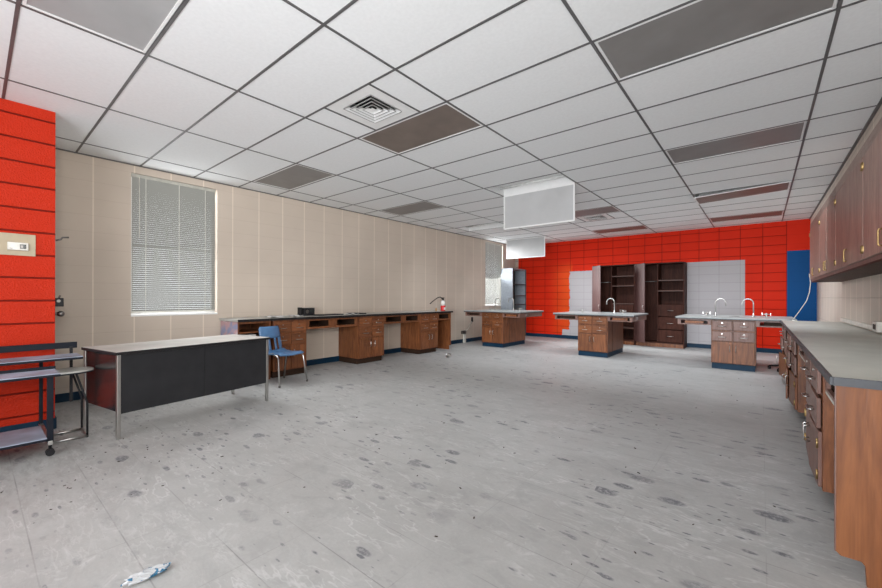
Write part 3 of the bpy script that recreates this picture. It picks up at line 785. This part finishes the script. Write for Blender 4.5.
def vent(c, r, label):
    x = (GX[c]+GX[c+1])/2; y = r+.3048
    t = thing('air_vent', (x, y, ZC), label, 'air vent', None)
    k = .292
    b = MB()
    for (a0, a1, b0, b1) in ((-k, k, -k, -.19), (-k, k, .19, k), (-k, -.19, -.19, .19), (.19, k, -.19, .19)): b.box(a0, a1, b0, b1, -.001, .006)
    b.build('face_plate', M['white'], t)
    for q in (.185, .145, .105, .065):
        rr = MB(); i_, zz = q-.025, .022
        for s in range(4):
            a = s*PI/2; mt = Matrix.Rotation(a, 4, 'Z')
            P = [Vector((-q, -q, -.004)), Vector((q, -q, -.004)), Vector((i_, -i_, zz)), Vector((-i_, -i_, zz))]
            lo = [rr.bm.verts.new(mt @ p) for p in P]; hi = [rr.bm.verts.new(mt @ (p+Vector((0, 0, .002)))) for p in P]
            for f in ((0, 1, 2, 3), (7, 6, 5, 4), (0, 4, 5, 1), (1, 5, 6, 2), (2, 6, 7, 3), (3, 7, 4, 0)):
                vv = lo+hi; rr.bm.faces.new([vv[g] for g in f])
        rr.build('louver', M['white'], t)
        e = MB()
        for a0, a1, b0, b1 in ((-q, q, -q, -q+.003), (-q, q, q-.003, q), (-q, -q+.003, -q+.003, q-.003), (q-.003, q, -q+.003, q-.003)): e.box(a0, a1, b0, b1, -.0065, -.0042)
        e.build('louver_gap_line', M['dull_metal'], t)  # dull strips stand in for the shaded gaps between louvers
    MB().box(-.025, .025, -.025, .025, -.003, .0).build('centre_plate', M['white'], t)
    MB().box(-.2, .2, -.2, .2, .10, .11).build('duct', M['black'], t)
vent(2, 1.999, 'square white air vent with stepped louvers, beside the brownish ceiling light')
vent(2, 8.095, 'square white air vent far back, behind the larger hanging lens')

# ------------------------------------------------------------------ desk, cart, side table, chair
A = (-4.195, .785)
t = thing('teacher_desk', (A[0], A[1], 0), 'long desk with charcoal front panel, steel legs and worn pale top', 'desk', None, math.radians(100))
L_, W_ = 1.455, .68
MB().box(-.01, L_+.01, -.01, W_+.01, .722, .745).build('desktop', M['laminate_w'], t, bevel=.003)
b = MB(); b.box(-.013, L_+.013, -.013, -.0098, .718, .743); b.box(-.013, L_+.013, W_+.0098, W_+.013, .718, .743); b.box(-.013, -.0098, -.0098, W_+.0098, .718, .743); b.box(L_+.0098, L_+.013, -.0098, W_+.0098, .718, .743)
b.build('edge_band', M['black_edge'], t)
for (x, y) in ((0, 0), (L_-.028, 0), (0, W_-.028), (L_-.028, W_-.028)):
    MB().box(x, x+.028, y, y+.028, .0, .722).build('leg', M['steel'], t, bevel=.003)
    
MB().box(.028, L_/2-.002, .004, .014, .215, .715).build('front_panel', M['desk_black'], t)
MB().box(L_/2+.002, L_-.028, .004, .014, .215, .715).build('front_panel', M['desk_black'], t)
for x in (.006, L_-.016): MB().box(x, x+.010, .030, W_-.030, .235, .715).build('side_panel', M['desk_side'], t)

# two-level computer cart against the red wall
cx, cy = -4.16, .60
t = thing('computer_cart', (cx, cy, 0), 'black-framed rolling cart with blue-grey shelves against the red wall', 'cart')
def shelf(name, x0, x1, y0, y1, z, mat='cart_top'):
    o = MB().box(x0, x1, y0, y1, z-.006, z).build(name, M[mat], t)
    MB().box(x0-.003, x1+.003, y0-.003, y1+.003, z-.024, z-.006).build('shelf_edge', M['navy'], o, bevel=.002)
shelf('upper_shelf', -.66, -.36, -1.75, .015, .700)
shelf('keyboard_shelf', -.28, .01, -1.75, -.165, .625)
shelf('lower_shelf', -.44, .01, -1.75, -.235, .145)
MB().box(-.70, -.682, -1.75, .02, .745, .800).build('back_rail', M['navy'], t, bevel=.003)
MB().box(-.292, -.282, -1.75, -.16, .600, .648).build('keyboard_rail', M['navy'], t, bevel=.002)
for y in (-.02, -1.65): MB().box(-.695, -.675, y-.010, y+.010, .26, .76).build('back_post', M['black'], t)
for y in (-.215, -1.65):
    MB().box(-.045, -.012, y-.018, y+.018, .10, .60).build('leg', M['navy'], t, bevel=.003)
    MB().box(-.655, -.63, y-.012, y+.012, .10, .70).build('leg', M['navy'], t, bevel=.003)
    MB().box(-.66, .0, y-.014, y+.014, .085, .115).build('foot_rail', M['steel'], t, bevel=.003)
    for x in (-.028, -.63):
        c = MB(); c.tube([(x, y, .09), (x, y, .055)], .010, 8)
        c.tube([(x-.022, y, .026), (x-.006, y, .026)], .026, 14); c.tube([(x+.006, y, .026), (x+.022, y, .026)], .026, 14)
        c.build('caster', M['black'], t)
# rounded side table pushed under it
t = thing('side_table', (-4.62, .45, 0), 'small side table with rounded pale grey top and tube frame, beside the desk end', 'table')
poly = [(-.15, -.30), (.15, -.30)] + [(.15*math.cos(a), .10+.15*math.sin(a)) for a in [PI*k/14 for k in range(15)]]
MB().prism(poly, 'z', .566, .580).build('tabletop', M['laminate'], t, bevel=.002)
MB().prism([(x*1.01, y*1.005) for x, y in poly], 'z', .555, .566).build('edge_band', M['navy'], t)
b = MB()
for s in (-.13, .13): b.tube([(s, -.02, .014), (s, .19, .014)], .012, 8)
b.tube([(-.13, .19, .014), (.13, .19, .014)], .012, 8); b.tube([(-.13, -.02, .014), (.13, -.02, .014)], .012, 8)
b.build('base_frame', M['steel'], t)
for s in (-.13, .13): MB().tube([(s, .19, .0), (s, .19, .30), (s, .12, .555)], .008, 8).build('leg', M['black'], t)
MB().tube([(-.13, -.02, .014), (-.13, -.02, .555)], .008, 8).build('leg', M['steel'], t)

# pinkish box hung at the end of the upper shelf
o = MB().box(-.10, .10, -.05, .05, 0, .085).build('computer_holder', M['wood_gray'], None, (-4.93, .55, .0)); bpy.data.objects.remove(o)

# blue school chair, facing the room
t = thing('school_chair', (-5.245, 2.815, 0), 'blue plastic school chair with chrome legs beside the charcoal desk', 'chair', None, math.radians(101))
def seat_fn(u, v):
    x = (u-.5)*.40*(1-.06*v); y = -.215+.41*v
    z = .445 - .018*math.sin(PI*v) - .012*math.cos((u-.5)*PI) + .010*(1-v) - (.030*max(0, .15-v)/.15)**1 + .02*max(0, v-.85)/.15
    return (x, y, z)
MB().grid(seat_fn, 12, 14, .012).build('seat', M['blue'], t)
def back_pt(u, v):
    x = (u-.5)*(.355-.015*v)
    return Vector((x, .185+.075*v - .035*math.cos((u-.5)*PI)+.03, .455+.335*v))
# back: rails either side, two slim splats and a solid upper band
bk = MB()
def strip(u0, u1, v0, v1, nu=6, nv=8, top=False):
    def fn(a, c):
        u = u0+(u1-u0)*a; v = v0+(v1-v0)*c
        if top and c > .75:
            e = (c-.75)/.25; u = .5+(u-.5)*(1-.10*e*e)
        return back_pt(u, v)
    bk.grid(fn, nu, nv, .011)
strip(0, 1, .50, 1, 12, 8, True); strip(0, .17, -.03, .50, 3, 8); strip(.83, 1, -.03, .50, 3, 8)
strip(.30, .40, -.03, .50, 2, 6); strip(.60, .70, -.03, .50, 2, 6)
bk.build('backrest', M['blue'], t)
for sx in (-1, 1):
    f = MB(); f.tube([(sx*.16, .02, .425), (sx*.185, -.06, .418), (sx*.205, -.155, .405), (sx*.212, -.180, .375), (sx*.236, -.235, .012)], .0115, 10)
    f.build('leg', M['chrome'], t)
    f = MB(); f.tube([(sx*.16, -.02, .425), (sx*.185, .08, .418), (sx*.20, .14, .405), (sx*.205, .165, .375), (sx*.225, .235, .012)], .0115, 10)
    f.build('leg', M['chrome'], t)
    g = MB()
    for yy in (-.235, .235):
        xx = sx*(.236 if yy < 0 else .225); g.lathe([(.014, 0), (.015, .02), (.012, .03)], (xx, yy, 0), 10)
    g.build('foot_cap', M['dull_metal'], t)

# ------------------------------------------------------------------ things on the left worktop
t = thing('radio', (-5.98, 3.62, ZT), 'small black radio box standing on the beige wall worktop', 'radio')
MB().box(-.06, .06, -.05, .14, 0, .130).build('case', M['black'], t, bevel=.006)
MB().tube([(.060, .0, .07), (.064, .0, .07)], .030, 18).build('speaker_grille', M['dull_metal'], t)
MB().box(.0605, .064, .05, .12, .05, .11).build('display', M['dark_glass'], t)
o = MB().box(-.05, .05, -.014, .014, 0, .14).build('small_speaker', M['black'], None, (-5.99, 3.52, ZT), .004); tag(o, 'slim black upright speaker touching the radio on the worktop', 'speaker')
o = MB().box(-.11, .11, -.26, .26, 0, .018).build('black_folder', M['black'], None, (-5.85, 3.98, ZT), .004, (0, 0, .1)); tag(o, 'flat black folder lying on the worktop next to the radio', 'folder')
o = MB().box(-.11, .11, -.15, .15, 0, .022).build('black_folder', M['black'], None, (-5.88, 4.62, ZT), .004, (0, 0, -.15)); tag(o, 'small black folder on the worktop, farther from the radio', 'folder')
for (x, y, a, wv_, lab) in ((-5.80, 3.02, .2, .30, 'loose white papers on the worktop above the cubby cabinet'), (-5.84, 3.35, .1, .16, 'white paper sheet on worktop just left of the radio'), (-5.70, 4.37, .35, .20, 'white paper sheet lying between the two black folders')):
    def fn(u, v, wv_=wv_): return ((u-.5)*.21, (v-.5)*wv_, .004+.022*math.sin(5*u+3*v)**2)
    o = MB().grid(fn, 6, 8, .0015).build('paper_sheet', M['paper'], None, (x, y, ZT), 0, (0, 0, a)); tag(o, lab, 'paper')
# fire extinguisher
t = thing('fire_extinguisher', (-5.72, 7.0, ZT), 'small red fire extinguisher with black hose standing on the far end of the worktop', 'fire extinguisher')
MB().lathe([(.050, 0), (.056, .01), (.056, .125)], (0, 0, 0), 20).build('cylinder', M['red_can'], t)
MB().lathe([(.050, .1251), (.050, .20), (.036, .232), (.020, .245)], (0, 0, 0), 20).build('shoulder', M['label'], t)
MB().box(.050, .0585, -.03, .03, .03, .085).build('label_plate', M['label'], t)
b = MB(); b.lathe([(.018, .245), (.018, .285)], (0, 0, 0), 12); b.box(-.012, .012, -.075, .04, .30, .315); b.box(-.012, .012, -.05, .03, .283, .296); b.build('valve', M['black'], t)
MB().tube([(0, -.03, .29), (0, -.10, .325), (0, -.18, .315), (0, -.28, .27), (0, -.40, .21), (.01, -.47, .175)], .011, 8).build('hose', M['black'], t)
t = thing('small_bottle', (-5.76, 6.80, ZT), 'small amber bottle standing left of the fire extinguisher', 'bottle')
MB().lathe([(.016, 0), (.017, .004), (.017, .055), (.008, .07), (.008, .085)], (0, 0, 0), 12).build('body', M['amber'], t)
MB().lathe([(.010, .085), (.010, .102)], (0, 0, 0), 12).build('cap', M['offwhite'], t)

# ------------------------------------------------------------------ wall fittings
t = thing('thermostat', (-5.0, .16, 1.57), 'white thermostat with grey display on a tan plate, on the red wall', 'thermostat')
MB().box(0, .010, -.20, .205, 0, .19).build('wall_plate', M['tan'], t, bevel=.002)
MB().box(.010, .036, .035, .160, .045, .112).build('housing', M['offwhite'], t, bevel=.004)
MB().box(.0361, .0375, .108, .146, .057, .098).build('display', M['dark_glass'], t)
MB().box(.0376, .0380, .113, .127, .065, .088).build('display_digit', M['dull_metal'], t)
MB().box(.0361, .0368, .048, .066, .055, .060).build('printed_mark', M['dull_metal'], t)
# door hardware showing past the corner
b = MB(); b.tube([(-5.30, .40, 1.205), (-5.30, .425, 1.205)], .034, 18); b.build('deadbolt', M['chrome'], d1)
b = MB(); b.tube([(-5.12, .49, 1.05), (-5.12, .525, 1.05)], .012, 12); b.lathe([(.012, -.026), (.026, -.014), (.028, 0), (.026, .014), (.012, .026)], (-5.12, .54, 1.05), 16)
o = b.build('door_knob', M['dull_metal'], None); tag(o, 'round metal knob poking past the red wall corner, lowest of three fittings', 'knob')  # knob of the door, standing past the wall corner
b = MB(); b.box(-5.15, -5.07, .49, .555, 1.12, 1.20)
o = b.build('lock_box', M['black'], None, bevel=.004); tag(o, 'black and chrome lock poking past the red wall corner', 'lock')
b2 = MB(); b2.tube([(-5.0695, .520, 1.172), (-5.062, .520, 1.172)], .014, 16); b2.tube([(-5.10, .525, 1.2), (-5.10, .535, 1.225)], .007, 8); b2.build('keyway', M['dull_metal'], o)
t = thing('coat_hook', (-5.12, .49, 1.76), 'small dark metal hook poking past the red wall corner, highest of three fittings', 'hook')
MB().box(-.02, .02, 0, .012, -.04, .04).build('hook_plate', M['dull_metal'], t)
MB().tube([(0, .012, -.02), (0, .05, -.005), (0, .06, .014), (0, .105, .02)], .008, 8).build('hook_arm', M['dull_metal'], t)
t = thing('wall_outlet', (XL, 8.86, .60), 'dark wall outlet on the beige wall beside the far counter end', 'outlet')
MB().box(0, .012, -.045, .045, -.06, .07).build('outlet_face', M['black'], t, bevel=.003)
t = thing('floor_conduit', (XL, 8.46, 0), 'pale conduit box rising from the floor at the beige wall, left of the wall outlet', 'conduit')
MB().box(.016, .055, -.045, .045, 0, .24).build('conduit_cover', M['offwhite'], t, bevel=.004)
MB().box(.0, .07, -.11, .04, .24, .33).build('junction_box', M['dull_metal'], t, bevel=.004)
MB().tube([(.02, .04, .30), (.02, .2, .36), (.02, .36, .56)], .009, 8).build('cable', M['offwhite'], t)

# ------------------------------------------------------------------ litter on the floor
def crumple(name, loc, r, mat, label, cat, sc_=(1, 1, 1), seed=1, rz=0):
    rd = random.Random(seed); bm = bmesh.new(); bmesh.ops.create_icosphere(bm, subdivisions=3, radius=r)
    for v in bm.verts:
        k = 1 + rd.uniform(-.35, .15); v.co = Vector((v.co.x*sc_[0]*k, v.co.y*sc_[1]*k, v.co.z*sc_[2]*k))
    mz = min(v.co.z for v in bm.verts)
    for v in bm.verts: v.co.z -= mz
    mb = MB(); mb.bm.free(); mb.bm = bm
    o = mb.build(name, mat, None, loc, 0, (0, 0, rz)); return tag(o, label, cat)
crumple('crumpled_wrapper', (-2.04, .485, 0), .042, M['wrap'], 'clear crumpled wrapper with blue bits on the floor in front of the camera', 'wrapper', (2.1, .7, .4), 3, 1.5)
crumple('crumpled_can', (-4.90, 6.18, 0), .06, M['chrome'], 'crushed silver can on the floor near the end of the beige wall counter', 'can', (1.0, 1.1, .75), 5)
rd = random.Random(11); b = MB()
def crumb(x, y, s):
    a = rd.uniform(0, PI); mt = Matrix.Translation((x, y, 0)) @ Matrix.Rotation(a, 4, 'Z')
    b.box(-s, s, -s*.4, s*.4, 0, s*.35, mt)
for k in range(70):
    crumb(rd.uniform(-4.9, -2.9), rd.uniform(-.2, 1.3) if k % 2 else rd.gauss(.7, .3), rd.uniform(.003, .008))
for k in range(110): crumb(rd.uniform(-3.5, .1), rd.uniform(.8, 7.5), rd.uniform(.003, .010))
o = b.build('floor_debris', M['wood_in'], None); tag(o, 'small dark crumbs of debris scattered over the grey floor', 'debris', None, 'stuff')
